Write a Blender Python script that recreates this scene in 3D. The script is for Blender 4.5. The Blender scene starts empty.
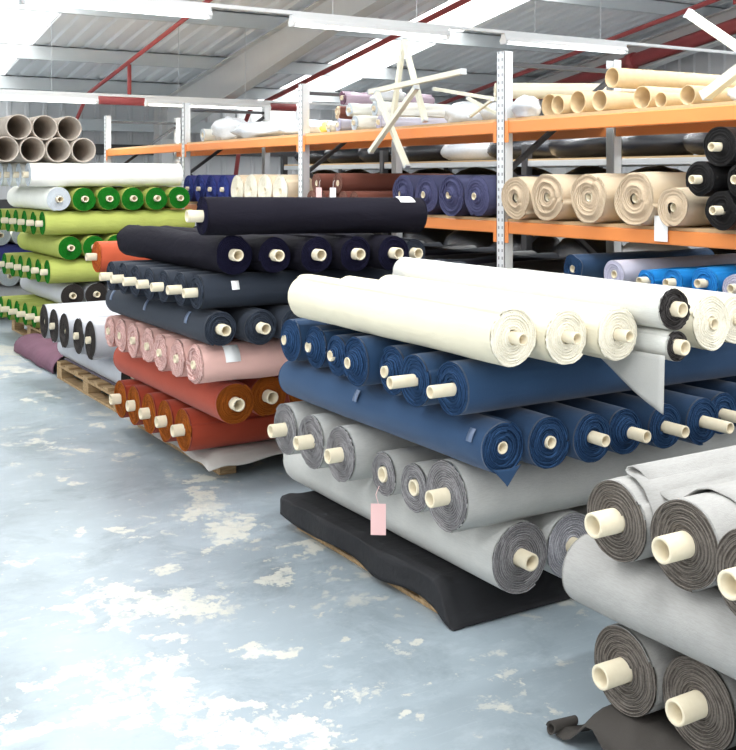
import bpy, math, random
from math import sin, cos, pi, sqrt, floor
from mathutils import Vector, noise as mn

sc = bpy.context.scene
COL = sc.collection

# ------------------------------------------------------------------ materials
def lin(c):
    return tuple(((v/255)/12.92 if v/255 <= .04045 else ((v/255+.055)/1.055)**2.4) for v in c)

class NT:
    def __init__(s, name):
        s.m = bpy.data.materials.new(name); s.m.use_nodes = True
        s.t = s.m.node_tree; s.n = s.t.nodes; s.l = s.t.links
        s.b = s.n['Principled BSDF']
    def node(s, kind, **kw):
        n = s.n.new(kind)
        for k, v in kw.items():
            if k.startswith('i_'):
                key = k[2:]
                n.inputs[int(key) if key.isdigit() else key.replace('_', ' ')].default_value = v
            else: setattr(n, k, v)
        return n
    def link(s, a, b): s.l.new(a, b)
    def coord(s, which='Object', scale=(1, 1, 1)):
        tc = s.node('ShaderNodeTexCoord'); mp = s.node('ShaderNodeMapping')
        mp.inputs['Scale'].default_value = scale
        s.link(tc.outputs[which], mp.inputs['Vector']); return mp.outputs[0]
    def noise(s, vec, scale, detail=3, rough=.5, dist=0):
        n = s.node('ShaderNodeTexNoise'); n.inputs['Scale'].default_value = scale
        n.inputs['Detail'].default_value = detail; n.inputs['Roughness'].default_value = rough
        n.inputs['Distortion'].default_value = dist
        if vec is not None: s.link(vec, n.inputs['Vector'])
        return n.outputs[0]
    def ramp(s, fac, stops, interp='LINEAR'):
        r = s.node('ShaderNodeValToRGB'); r.color_ramp.interpolation = interp
        els = r.color_ramp.elements
        while len(els) < len(stops): els.new(.5)
        for e, (p, c) in zip(els, stops):
            e.position = p; e.color = (c[0], c[1], c[2], 1) if isinstance(c, tuple) else (c, c, c, 1)
        s.link(fac, r.inputs[0]); return r.outputs[0]
    def mix(s, fac, a, b, mode='MIX'):
        m = s.node('ShaderNodeMix', data_type='RGBA', blend_type=mode)
        for val, key in ((fac, 0), (a, 6), (b, 7)):
            if hasattr(val, 'is_linked') or hasattr(val, 'links'): s.link(val, m.inputs[key])
            elif isinstance(val, tuple): m.inputs[key].default_value = (*val, 1)
            else: m.inputs[key].default_value = val
        return m.outputs[2]
    def math(s, op, a, b=None, clamp=False):
        m = s.node('ShaderNodeMath', operation=op, use_clamp=clamp)
        for i, v in enumerate((a, b)):
            if v is None: continue
            if hasattr(v, 'links'): s.link(v, m.inputs[i])
            else: m.inputs[i].default_value = v
        return m.outputs[0]
    def bump(s, h, strength=.3, dist=.01):
        b = s.node('ShaderNodeBump'); b.inputs['Strength'].default_value = strength
        b.inputs['Distance'].default_value = dist
        s.link(h, b.inputs['Height']); s.link(b.outputs[0], s.b.inputs['Normal'])
    def set(s, color=None, rough=.6, metal=0, spec=.5, sheen=0):
        if color is not None:
            if hasattr(color, 'links'): s.link(color, s.b.inputs['Base Color'])
            else: s.b.inputs['Base Color'].default_value = (*color, 1)
        if hasattr(rough, 'links'): s.link(rough, s.b.inputs['Roughness'])
        else: s.b.inputs['Roughness'].default_value = rough
        s.b.inputs['Metallic'].default_value = metal
        s.b.inputs['Specular IOR Level'].default_value = spec
        s.b.inputs['Sheen Weight'].default_value = sheen
        return s.m

def fabric(name, rgb, mottled=.0, fleck=None, rough=.85, weave=220, spec=.2, sheen=.0, crease=.0):
    t = NT(name); c = lin(rgb)
    vec = t.coord('Object')
    n1 = t.noise(vec, 5, 3, .6)
    col = t.mix(n1, tuple(v*(1-.10-mottled) for v in c), tuple(min(1, v*(1+.08+mottled)) for v in c))
    if fleck is not None:
        st = t.coord('Object', (1, 1, 1))
        n2 = t.noise(t.coord('Object', (40, 340, 340)), 1, 2, .7)
        f = t.ramp(n2, [(.42, 0.0), (.62, 1.0)])
        col = t.mix(t.math('MULTIPLY', f, .3), col, lin(fleck))
    t.set(col, rough, 0, spec, sheen)
    fine = t.noise(vec, weave, 2, .6)
    if crease:
        cr = t.noise(t.coord('Object', (3.0, 9, 9)), 1.6, 2, .5, 1.2)
        fine = t.math('ADD', t.math('MULTIPLY', fine, .12), t.math('MULTIPLY', cr, crease*6))
        t.bump(fine, .5, .012)
    else:
        t.bump(fine, .25, .004)
    return t.m

def edge(name, rgb, rgb2, rough=.9, amount=.8):
    """cut ends of the rolled layers: a dark and a light tone alternating in rings about the axis"""
    t = NT(name)
    tc = t.node('ShaderNodeTexCoord'); sp = t.node('ShaderNodeSeparateXYZ')
    t.link(tc.outputs['Object'], sp.inputs[0])
    r = t.math('SQRT', t.math('ADD', t.math('MULTIPLY', sp.outputs[1], sp.outputs[1]), t.math('MULTIPLY', sp.outputs[2], sp.outputs[2])))
    n = t.noise(tc.outputs['Object'], 14, 3, .6)
    ph = t.math('ADD', t.math('MULTIPLY', r, 1500.0), t.math('MULTIPLY', n, 7.0))
    w = t.math('MULTIPLY', t.math('ADD', t.math('SINE', ph), 1.0), .5*amount)
    fine = t.noise(tc.outputs['Object'], 160, 2, .7)
    w = t.math('ADD', w, t.math('MULTIPLY', t.math('SUBTRACT', fine, .5), .9), True)
    col = t.mix(w, lin(rgb), lin(rgb2))
    t.set(col, rough, 0, .15)
    t.bump(t.math('ADD', fine, t.math('MULTIPLY', w, .8)), .5, .006)
    return t.m

M = {}
M['grey'] = fabric('grey_wool_fabric', (192, 191, 186), .03, (170, 170, 166))
M['grey_end'] = edge('grey_wool_edge', (96, 94, 95), (164, 161, 161))
M['lightgrey'] = fabric('light_grey_fabric', (210, 210, 207), .03, (182, 182, 178))
M['lightgrey_end'] = edge('light_grey_edge', (128, 127, 132), (196, 195, 200))
M['taupe'] = fabric('taupe_grey_fabric', (166, 164, 160), .03, (142, 140, 136))
M['taupe_end'] = edge('taupe_grey_edge', (78, 72, 67), (136, 128, 119))
M['navy'] = fabric('blue_fabric', (37, 65, 97), .06, None, .8, sheen=.15)
M['navy_end'] = edge('blue_edge', (16, 34, 58), (50, 82, 122))
M['cream'] = fabric('cream_fabric', (224, 216, 192), .0, None, .85, crease=.10)
M['cream_end'] = edge('cream_edge', (232, 224, 200), (250, 246, 234), amount=.6)
M['offwhite'] = fabric('off_white_fabric', (214, 214, 208), .02, (188, 188, 182))
M['dark_end'] = edge('charcoal_edge', (26, 24, 24), (84, 80, 78))
M['rust'] = fabric('rust_red_fabric', (162, 66, 44), .05, None, .8, sheen=.1)
M['rust_end'] = edge('ochre_edge', (112, 54, 12), (176, 96, 30))
M['pink'] = fabric('pale_pink_fabric', (222, 178, 168), .04, None, .8, crease=.12)
M['pink_end'] = edge('pale_pink_edge', (176, 128, 120), (238, 204, 196))
M['charcoal'] = fabric('charcoal_blue_fabric', (43, 49, 59), .04, None, .75, sheen=.05)
M['charcoal_end'] = edge('charcoal_blue_edge', (22, 26, 34), (72, 80, 94))
M['ink'] = fabric('dark_navy_fabric', (24, 22, 31), .04, None, .85, spec=.12, sheen=.0, crease=.14)
M['ink_end'] = edge('dark_navy_edge', (10, 9, 26), (34, 32, 62), amount=.6)
M['silver'] = fabric('silver_grey_fabric', (182, 183, 188), .03, None, .45, spec=.5)
M['silver_end'] = edge('dark_brown_edge', (30, 27, 27), (78, 72, 68))
M['lime'] = fabric('lime_green_fabric', (168, 176, 92), .05, None, .8, crease=.2)
M['lime_end'] = edge('bright_green_edge', (6, 72, 16), (34, 142, 36))
M['white'] = fabric('white_fabric', (234, 234, 226), .02, None, .8, crease=.12)
M['white_end'] = edge('pale_silver_edge', (176, 184, 190), (222, 228, 232))
M['beige'] = fabric('beige_fabric', (222, 204, 176), .03, None, .85, crease=.1)
M['beige_end'] = edge('beige_edge', (176, 150, 118), (240, 222, 196))
M['purple'] = fabric('indigo_fabric', (74, 76, 104), .05, None, .85)
M['purple_end'] = edge('indigo_edge', (38, 39, 66), (108, 110, 148))
M['brown'] = fabric('reddish_brown_fabric', (126, 78, 66), .06, None, .8)
M['brown_end'] = edge('reddish_brown_edge', (70, 42, 36), (150, 108, 94))
M['black'] = fabric('black_fabric', (34, 33, 34), .05, None, .55, spec=.4, crease=.12)
M['black_end'] = edge('black_edge', (8, 8, 8), (52, 50, 50))
M['royal'] = fabric('royal_blue_fabric', (54, 58, 116), .05, None, .8)
M['royal_end'] = edge('royal_blue_edge', (24, 34, 96), (74, 88, 164))
M['azure'] = fabric('azure_blue_fabric', (28, 128, 200), .05, None, .5, spec=.4)
M['azure_end'] = edge('azure_blue_edge', (10, 84, 176), (60, 164, 226))
M['violet'] = fabric('violet_fabric', (96, 24, 130), .05, None, .6)
M['violet_end'] = edge('violet_edge', (60, 10, 92), (140, 60, 176))
M['lilac'] = fabric('pale_lilac_fabric', (196, 194, 208), .03, None, .8)
M['lilac_end'] = edge('pale_lilac_edge', (160, 158, 182), (222, 220, 236))
M['orange'] = fabric('burnt_orange_fabric', (196, 92, 62), .05, None, .8)
M['orange_end'] = edge('orange_edge', (150, 60, 20), (204, 110, 50))
M['mauve'] = fabric('mauve_fabric', (116, 84, 98), .06, None, .8, crease=.2)
M['dustmauve'] = fabric('dusty_mauve_fabric', (168, 150, 162), .06, None, .7)
M['mauve_end'] = edge('mauve_edge', (90, 60, 74), (160, 124, 140))
M['blackcloth'] = fabric('black_drape_cloth', (42, 42, 44), .1, None, .7, crease=.12)
M['greycloth'] = fabric('grey_drape_cloth', (176, 174, 168), .05, None, .8, crease=.12)
M['darkcloth'] = fabric('dark_taupe_cloth', (70, 66, 62), .08, None, .85, crease=.12)
M['purplecloth'] = fabric('greyish_purple_cloth', (104, 98, 108), .06, None, .8, crease=.12)

def cardboard(name, rgb, dark):
    t = NT(name); vec = t.coord('Object')
    n = t.noise(vec, 18, 4, .6)
    t.set(t.mix(n, lin(dark), lin(rgb)), .75, 0, .25)
    t.bump(t.noise(vec, 90, 2), .15, .003); return t.m
M['core'] = cardboard('pale_cardboard', (234, 224, 200), (210, 196, 166))
M['tube'] = cardboard('kraft_cardboard', (220, 198, 160), (196, 170, 130))
M['greytube'] = cardboard('grey_cardboard', (196, 186, 174), (160, 148, 136))

def simple(name, rgb, rough=.5, metal=0, spec=.5, var=.08, ns=6, bump=0):
    t = NT(name); vec = t.coord('Object'); c = lin(rgb)
    n = t.noise(vec, ns, 4, .6)
    t.set(t.mix(n, tuple(v*(1-var) for v in c), tuple(min(1, v*(1+var)) for v in c)), rough, metal, spec)
    if bump: t.bump(t.noise(vec, ns*12, 3), bump, .004)
    return t.m
M['paper'] = simple('white_paper', (244, 244, 242), .7, var=.02)
M['pinkpaper'] = simple('pink_paper', (240, 196, 192), .7, var=.03)
M['tape'] = simple('clear_tape', (92, 108, 134), .3, var=.05)
M['orangepaint'] = simple('orange_painted_steel', (234, 142, 74), .4, 0, .5, .05, 4)
M['galv'] = simple('galvanised_steel', (196, 200, 202), .4, .3, .5, .06, 12)
M['darksteel'] = simple('dark_steel', (70, 70, 72), .5, .3, .5, .1, 12)
M['creamsteel'] = simple('cream_painted_steel', (228, 226, 206), .45, 0, .5, .05, 6)
M['chip'] = simple('chipboard', (196, 168, 128), .8, 0, .3, .15, 40)
M['lamp_white'] = simple('white_enamel', (236, 238, 238), .35, 0, .5, .02)
M['redpaint'] = simple('red_painted_pipe', (172, 76, 76), .45, 0, .5, .12, 8)
M['rafter'] = simple('grey_painted_steel', (206, 206, 205), .6, 0, .4, .04, 3)
M['purlin'] = simple('galvanised_purlin', (206, 212, 214), .5, .1, .5, .06, 5)
M['roofsheet'] = simple('white_roof_sheet', (238, 240, 242), .55, 0, .4, .05, 2)
M['wallsheet'] = simple('grey_wall_sheet', (214, 216, 218), .55, 0, .4, .06, 2)
M['plastic'] = simple('milky_plastic_film', (214, 218, 222), .25, 0, .6, .12, 30, .6)
M['yellow'] = simple('yellow_cloth', (226, 200, 96), .8)
M['darkplastic'] = simple('dark_plastic_film', (30, 32, 38), .22, 0, .6, .2, 20, .7)

def wood_mat():
    t = NT('pallet_wood'); vec = t.coord('Object', (3, 30, 30))
    n = t.noise(vec, 1.5, 5, .65, .6)
    t.set(t.ramp(n, [(.25, lin((112, 92, 68))), (.6, lin((178, 150, 112))), (.85, lin((206, 184, 148)))]), .8, 0, .2)
    t.bump(n, .3, .004); return t.m
M['wood'] = wood_mat()

def upright_mat():
    # punched upright: rows of dark slots repeat along the height
    t = NT('punched_rack_steel'); tc = t.node('ShaderNodeTexCoord'); sp = t.node('ShaderNodeSeparateXYZ')
    t.link(tc.outputs['Object'], sp.inputs[0])
    z = t.math('FRACT', t.math('MULTIPLY', sp.outputs[2], 20.0))
    zz = t.math('LESS_THAN', t.math('ABSOLUTE', t.math('SUBTRACT', z, .5)), .2)
    y = t.math('LESS_THAN', t.math('ABSOLUTE', t.math('SUBTRACT', t.math('ABSOLUTE', sp.outputs[1]), .018)), .006)
    m = t.math('MULTIPLY', zz, y)
    t.set(t.mix(m, lin((222, 225, 226)), lin((130, 132, 134))), .45, .1, .5)
    return t.m
M['upright'] = upright_mat()

def skylight_mat():
    t = NT('translucent_skylight')
    n = t.n; tr = t.node('ShaderNodeBsdfTranslucent'); tr.inputs[0].default_value = (.97, .97, .97, 1)
    tp = t.node('ShaderNodeBsdfDiffuse'); tp.inputs[0].default_value = (.9, .93, .95, 1)
    mx = t.node('ShaderNodeMixShader'); mx.inputs[0].default_value = .15
    t.link(tr.outputs[0], mx.inputs[1]); t.link(tp.outputs[0], mx.inputs[2])
    t.link(mx.outputs[0], n['Material Output'].inputs['Surface']); return t.m
M['skylight'] = skylight_mat()

def tube_light():
    t = NT('lit_fluorescent_tube')
    t.b.inputs['Emission Color'].default_value = (.95, .98, 1, 1); t.b.inputs['Emission Strength'].default_value = 2.5
    t.b.inputs['Base Color'].default_value = (.9, .9, .9, 1); return t.m
M['lit'] = tube_light()

def floor_mat():
    t = NT('worn_painted_concrete')
    tc = t.node('ShaderNodeTexCoord'); P = tc.outputs['Object']
    # the worn-through places, each where it lies on the floor: x, y, half sizes
    at = t.node('ShaderNodeAttribute'); at.attribute_name = 'worn'
    m = t.math('SUBTRACT', t.math('MULTIPLY', at.outputs['Fac'], 3.0), 1.5)
    fine = t.noise(P, 14, 5, .7)
    m2 = t.math('ADD', m, t.math('MULTIPLY', t.math('SUBTRACT', fine, .5), 4.5))
    patch = t.ramp(m2, [(.16, 0.0), (.34, 1.0)])
    # scattered wear
    big = t.noise(P, 1.3, 9, .66, .35)
    scat = t.ramp(big, [(.585, 0.0), (.61, 1.0)])
    hol = t.ramp(t.noise(P, 11, 6, .75), [(.40, .35), (.47, 1.0)]); patch = t.math('MULTIPLY', patch, hol)
    spk = t.ramp(t.noise(P, 4.5, 8, .7, .3), [(.595, 0.0), (.625, 1.0)])
    mask = t.math('MAXIMUM', patch, t.math('MULTIPLY', t.math('MAXIMUM', scat, spk), .7))
    n2 = t.noise(P, .9, 4, .6); n3 = t.noise(t.coord('Object', (1, 1.7, 1)), 5, 7, .72)
    base = t.mix(n2, lin((122, 135, 141)), lin((172, 183, 190)))
    base = t.mix(t.math('MULTIPLY', t.ramp(n3, [(.5, 0.0), (.75, 1.0)]), .35), base, lin((196, 205, 210)))
    stain = t.ramp(t.noise(P, 2.2, 6, .7, .4), [(.3, 1.0), (.48, 0.0)])
    base = t.mix(t.math('MULTIPLY', stain, .5), base, lin((104, 116, 120)))
    # scratches
    sn = t.node('ShaderNodeMapping'); sn.inputs['Rotation'].default_value = (0, 0, .5); sn.inputs['Scale'].default_value = (.8, 22, 1); t.link(P, sn.inputs['Vector'])
    scr = t.math('MULTIPLY', t.ramp(t.noise(sn.outputs[0], 2.5, 6, .75), [(.62, 0.0), (.72, 1.0)]), .6)
    base = t.mix(scr, base, lin((176, 186, 190)))
    wear = t.mix(n3, lin((184, 183, 172)), lin((204, 203, 194)))
    col = t.mix(mask, base, wear)
    rg = t.math('ADD', t.math('MULTIPLY', mask, .25), t.math('ADD', .26, t.math('MULTIPLY', n3, .2)))
    t.set(col, rg, 0, .5)
    h = t.math('ADD', t.math('MULTIPLY', mask, -.5), t.math('MULTIPLY', fine, .25))
    t.bump(h, .15, .004)
    return t.m

def fp(px, py, a, b, rot=0):
    """photo floor mark -> place on the floor (metres)"""
    k = 1.6/(py-178); Z = 1060*k; X = (px-368)*k
    return (.521*Z+.853*X, .853*Z-.521*X, a, b, rot)
FLOOR_PATCHES = [fp(205, 505, .22, .09, 1.2), fp(228, 530, .20, .12, 1.0), fp(212, 480, .08, .06), fp(190, 493, .06, .07),
    fp(158, 598, .28, .10, 2.2), fp(118, 612, .13, .07, 2.1), fp(90, 600, .10, .05, 2.1), fp(205, 610, .10, .04, 2.2), fp(60, 615, .1, .05, 2),
    fp(170, 568, .08, .05), fp(265, 655, .09, .035, 2), fp(252, 645, .06, .035), fp(292, 578, .05, .09), fp(275, 560, .08, .04),
    fp(290, 550, .14, .08, 1), fp(180, 690, .30, .10, 2.2), fp(120, 715, .18, .08, 2.2), fp(240, 735, .22, .08, 2.2), fp(70, 680, .08, .05),
    fp(350, 690, .09, .03, 2.2), fp(440, 708, .10, .025, 2.2), fp(376, 688, .05, .03), fp(495, 690, .05, .02, 2), fp(40, 725, .10, .04, 2), fp(20, 560, .1, .04, 2),
    fp(70, 450, .16, .06, 2), fp(35, 440, .12, .05, 2), fp(95, 425, .12, .06, 2), fp(25, 400, .2, .06, 2), fp(120, 455, .06, .1, 2), fp(15, 370, .35, .1, 2), fp(50, 395, .2, .05, 2), fp(5, 350, .5, .2, 2),
    fp(130, 528, .12, .03, 2.2), fp(75, 535, .1, .02, 2.2), fp(330, 645, .04, .02), fp(300, 610, .04, .02), fp(65, 480, .1, .03, 2), fp(150, 640, .12, .03, 2.2), fp(400, 640, .04, .02), fp(520, 720, .06, .02, 2)]
M['floor'] = floor_mat()

# ------------------------------------------------------------------ mesh helpers
def mesh(name, V, F, mats, parent=None, mi=None, smooth=True, loc=None):
    me = bpy.data.meshes.new(name); me.from_pydata(V, [], F)
    for m in (mats if isinstance(mats, (list, tuple)) else [mats]): me.materials.append(m)
    if mi: me.polygons.foreach_set('material_index', mi)
    me.polygons.foreach_set('use_smooth', [smooth]*len(F))
    me.update()
    o = bpy.data.objects.new(name, me); COL.objects.link(o)
    if parent: o.parent = parent
    if loc: o.location = loc
    return o

def tag(o, label=None, cat=None, group=None, kind=None):
    if label: o['label'] = label
    if cat: o['category'] = cat
    if group: o['group'] = group
    if kind: o['kind'] = kind
    return o

def thing(name, label, cat, loc=(0, 0, 0), rz=0, group=None):
    o = bpy.data.objects.new(name, None); COL.objects.link(o); o.empty_display_size = .1
    o.location = loc; o.rotation_euler = (0, 0, rz)
    return tag(o, label, cat, group)

class MB:
    def __init__(s): s.V = []; s.F = []
    def box(s, x0, x1, y0, y1, z0, z1, bev=0):
        if bev <= 0:
            b = len(s.V)
            s.V += [(x, y, z) for x in (x0, x1) for y in (y0, y1) for z in (z0, z1)]
            s.F += [tuple(b+i for i in f) for f in ((0, 1, 3, 2), (4, 6, 7, 5), (0, 4, 5, 1), (2, 3, 7, 6), (0, 2, 6, 4), (1, 5, 7, 3))]
            return s
        # chamfered box : long octagonal outlines stacked
        e = bev; b = len(s.V)
        def ring(z, i):
            return [(x0+e+i, y0+i, z), (x1-e-i, y0+i, z), (x1-i, y0+e+i, z), (x1-i, y1-e-i, z), (x1-e-i, y1-i, z), (x0+e+i, y1-i, z), (x0+i, y1-e-i, z), (x0+i, y0+e+i, z)]
        for z, i in ((z0, e*.6), (z0+e, 0), (z1-e, 0), (z1, e*.6)): s.V += ring(z, i)
        for k in range(3):
            for i in range(8):
                j = (i+1) % 8; s.F.append((b+k*8+i, b+k*8+j, b+k*8+8+j, b+k*8+8+i))
        s.F.append(tuple(b+i for i in range(7, -1, -1))); s.F.append(tuple(b+24+i for i in range(8)))
        return s
    def bar(s, p, q, w, h=None, up=(0, 0, 1)):
        """box bar from p to q"""
        h = h or w; p = Vector(p); q = Vector(q); d = (q-p).normalized(); u = Vector(up)
        if abs(d.dot(u)) > .95: u = Vector((1, 0, 0))
        a = d.cross(u).normalized()*w/2; c = a.cross(d).normalized()*h/2; b = len(s.V)
        for e in (p, q): s.V += [tuple(e+a+c), tuple(e-a+c), tuple(e-a-c), tuple(e+a-c)]
        s.F += [(b, b+1, b+5, b+4), (b+1, b+2, b+6, b+5), (b+2, b+3, b+7, b+6), (b+3, b, b+4, b+7), (b+3, b+2, b+1, b), (b+4, b+5, b+6, b+7)]
        return s
    def tube(s, pts, r, n=12, cap=True):
        b0 = len(s.V); pts = [Vector(p) for p in pts]; ref = None
        for i, p in enumerate(pts):
            d = (pts[min(i+1, len(pts)-1)]-pts[max(i-1, 0)]).normalized()
            if ref is None:
                ref = Vector((0, 0, 1)) if abs(d.z) < .9 else Vector((1, 0, 0))
            a = d.cross(ref).normalized(); c = a.cross(d).normalized(); ref = c
            rr = r[i] if isinstance(r, (list, tuple)) else r
            for k in range(n):
                t = 2*pi*k/n; s.V.append(tuple(p+a*cos(t)*rr+c*sin(t)*rr))
        for i in range(len(pts)-1):
            for k in range(n):
                j = (k+1) % n; s.F.append((b0+i*n+k, b0+i*n+j, b0+(i+1)*n+j, b0+(i+1)*n+k))
        if cap:
            s.F.append(tuple(b0+k for k in range(n-1, -1, -1))); s.F.append(tuple(b0+(len(pts)-1)*n+k for k in range(n)))
        return s
    def hollow(s, p, q, r, ri, n=20):
        """open tube from p to q with wall"""
        p = Vector(p); q = Vector(q); d = (q-p).normalized(); ref = Vector((0, 0, 1)) if abs(d.z) < .9 else Vector((1, 0, 0))
        a = d.cross(ref).normalized(); c = a.cross(d).normalized(); b = len(s.V); e = (r-ri)*.2
        prof = [(p+d*e, r), (q-d*e, r), (q, r-e), (q, ri+e), (q-d*e, ri), (p+d*e, ri), (p, ri+e), (p, r-e)]
        for o, rr in prof:
            for k in range(n):
                t = 2*pi*k/n; s.V.append(tuple(o+a*cos(t)*rr+c*sin(t)*rr))
        m = len(prof)
        for i in range(m):
            i2 = (i+1) % m
            for k in range(n):
                j = (k+1) % n; s.F.append((b+i*n+k, b+i*n+j, b+i2*n+j, b+i2*n+k))
        return s
    def build(s, name, mat, parent=None, smooth=False, loc=None): return mesh(name, s.V, s.F, mat, parent, None, smooth, loc)

# ------------------------------------------------------------------ a roll of fabric
def roll_mesh(name, R, Rc, L, seed, mats, pitch=.0085, nth=48, m=3, groove=.006, jit=.003, fray=0., cone=(0, 0), wrk=.004, oval=.02, stations=14):
    """local axis: +X is the way the roll runs, face at x=0, axis on the origin"""
    rnd = random.Random(seed)
    nl = max(3, int((R-Rc)/pitch)); pitch = (R-Rc)/nl
    lay = [rnd.uniform(-1, 1)*jit for _ in range(nl+3)]; lay[0] *= .3
    wob = [(rnd.uniform(.2, 1)*.0012, rnd.randint(2, 4), rnd.uniform(0, 6.28)) for _ in range(nl+3)]
    ph0 = rnd.uniform(0, 6.28); o1 = rnd.uniform(0, 6.28); o2 = rnd.uniform(0, 6.28); sx = seed*1.37 % 97
    V = []; F = []; MI = []
    def shape(th, r, x):
        q = 1 + oval*.5*sin(2*th+o1)*(r/R) + oval*.3*sin(3*th+o2)*(r/R)
        # settle: flattened a little where it lies
        w = mn.noise(Vector((x*2.1+sx, cos(th)*.9, sin(th)*.9)))*wrk
        w += mn.noise(Vector((x*7+th*1.1+sx, cos(th)*1.7, sin(th)*1.7)))*wrk*.45
        rr = r*q + w*(r/R); lim = R-.0006
        rr = min(rr, lim/max(abs(cos(th)), 1e-6), lim/max(abs(sin(th)), 1e-6), R*1.015)
        return rr
    def end(x0, sgn, mm, amp):
        N = nl*mm
        base = len(V); idx = {}
        for j in range(nth):
            f = j/nth; th = ph0 + 2*pi*f
            for i in range(N+1+(mm if j == 0 else 0)):
                turn = i/mm + f
                r = max(R + pitch*.4 - pitch*turn, Rc*.96)
                n = min(int(i//mm), nl+1)
                fr = (i % mm)/mm
                h = lay[n]*amp
                if i % mm == 0: h += groove*amp*.9
                else: h -= groove*amp*.35*(1-abs(fr-.5)*2)
                if i == 0: h = groove*.6
                a, kf, pf = wob[n]; r2 = r + (a*sin(kf*th+pf)*amp if i > 1 else 0)
                if cone[0] and sgn < 0:
                    cr = cone[1]*R
                    if r < cr: h -= cone[0]*((cr-r)/(cr-Rc))**.8
                if fray and i <= mm*1 + 1: h -= rnd.uniform(-.3, 1)*fray
                elif fray: h -= rnd.uniform(-1, 1)*fray*.35
                rr = shape(th, r2, x0) 
                idx[(j, i)] = len(V)
                V.append((x0 - sgn*h if sgn > 0 else x0 + h, rr*cos(th), rr*sin(th)))
        for j in range(nth):
            for i in range(N):
                a = idx[(j, i)]; b = idx[(j, i+1)]
                if j < nth-1: c, d = idx[(j+1, i+1)], idx[(j+1, i)]
                else:
                    c, d = idx[(0, i+1+mm)] if (0, i+1+mm) in idx else idx[(0, N+mm)], idx[(0, i+mm)]
                F.append((a, b, c, d) if sgn < 0 else (d, c, b, a)); MI.append(1)
        return idx
    i0 = end(0, -1, m, 1)
    i1 = end(L, 1, 1, .5)
    # body, seam edge kept as a step
    st = [.0, .012, .05] + [L*(k+1)/(stations) for k in range(stations-1)] + [L-.012, L]
    st = sorted(set(x for x in st))
    rows = []
    for x in st:
        row = []
        for j in range(nth+1):
            f = j/nth; th = ph0+2*pi*f; r = R + pitch*.4 - pitch*min(f, 1)
            rr = shape(th, r, x)
            if x == 0 or x == L: rr *= .985
            elif x < .02 or x > L-.02: rr *= .997
            row.append(len(V)); V.append((x, rr*cos(th), rr*sin(th)))
        rows.append(row)
    for a, b in zip(rows[:-1], rows[1:]):
        for j in range(nth): F.append((a[j], a[j+1], b[j+1], b[j])); MI.append(0)
        F.append((a[nth], a[0], b[0], b[nth])); MI.append(0)
    # rim joins
    for row, idx, s in ((rows[0], i0, -1), (rows[-1], i1, 1)):
        for j in range(nth):
            a, b = row[j], row[j+1]
            c = idx[(j, 0)]; d = idx[(j+1, 0)] if j < nth-1 else idx[(0, (m if s < 0 else 1))]
            F.append((a, c, d, b) if s < 0 else (b, d, c, a)); MI.append(0)
    me = bpy.data.meshes.new(name); me.from_pydata(V, [], F)
    for mm_ in mats: me.materials.append(mm_)
    me.polygons.foreach_set('material_index', MI)
    me.polygons.foreach_set('use_smooth', [True]*len(F)); me.update()
    return me

def core_mesh(Rc, L, p0, p1, n=20):
    b = MB(); b.hollow((-p0, 0, 0), (L+p1, 0, 0), Rc, Rc*.74, n)
    me = bpy.data.meshes.new('cardboard_core'); me.from_pydata(b.V, [], b.F); me.materials.append(M['core'])
    me.polygons.foreach_set('use_smooth', [True]*len(b.F)); me.update(); me.set_sharp_from_angle(angle=.8)
    return me

CACHE = {}
SEED = [11]
def roll(style, d, x, y, zb, R, L=1.55, Rc=.03, prot=.05, label='', group=None, detail=2, yaw=0, cone=(0, 0), fray=0., endstyle=None, jit=.003, pitch=.0085, wrk=.004, tilt=0, name='fabric_roll', coremat=None, nocore=False, oval=.02):
    """d 'A': runs along +x, face looks to -x ; d 'B': runs along +y, face looks to -y. (x,y) face centre, zb = height of what it lies on"""
    SEED[0] += 1; sd = SEED[0]
    root = thing(name, label, 'fabric roll', (x, y, zb), (0 if d == 'A' else pi/2)+yaw, group)
    if tilt: root.rotation_euler[1] = tilt
    o_m, e_m = M[style], M[(endstyle or style)+'_end'] if (endstyle or style)+'_end' in M else M['dark_end']
    if detail == 2:
        me = roll_mesh('fabric', R, Rc, L, sd, (o_m, e_m), pitch, 52, 3, .006, jit, fray, cone, wrk, oval)
    else:
        key = (style, endstyle, round(R, 3), round(Rc, 3), L, sd % 3, cone)
        if key not in CACHE: CACHE[key] = roll_mesh('fabric', R, Rc, L, sd, (o_m, e_m), .012, 32, 3, .007, jit, fray, cone, wrk, oval, 10)
        me = CACHE[key]
    f = bpy.data.objects.new('fabric', me); COL.objects.link(f); f.parent = root; f.location = (0, 0, R)
    if not nocore:
        key = ('core', round(Rc, 3), L, round(prot, 2))
        if key not in CACHE: CACHE[key] = core_mesh(Rc*.97, L, prot, .02, 20)
        c = bpy.data.objects.new('cardboard_core', CACHE[key]); COL.objects.link(c); c.parent = root; c.location = (0, 0, R)
    return root

ORD = ['first', 'second', 'third', 'fourth', 'fifth', 'sixth', 'seventh', 'eighth', 'ninth', 'tenth', 'eleventh', 'twelfth', 'thirteenth', 'fourteenth']

def row(style, d, items, zb, lab, group, L=1.55, **kw):
    """items: (x, y, R, optional dict). lab contains %s for the ordinal"""
    out = []
    for i, it in enumerate(items):
        k = dict(kw)
        if len(it) > 3: k.update(it[3])
        l = k.pop('label', None) or (lab % ORD[i])
        k.setdefault('L', L)
        out.append(roll(k.pop('style', style), d, it[0], it[1], k.pop('zb', zb), it[2], label=l, group=group, **k))
    return out

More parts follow.
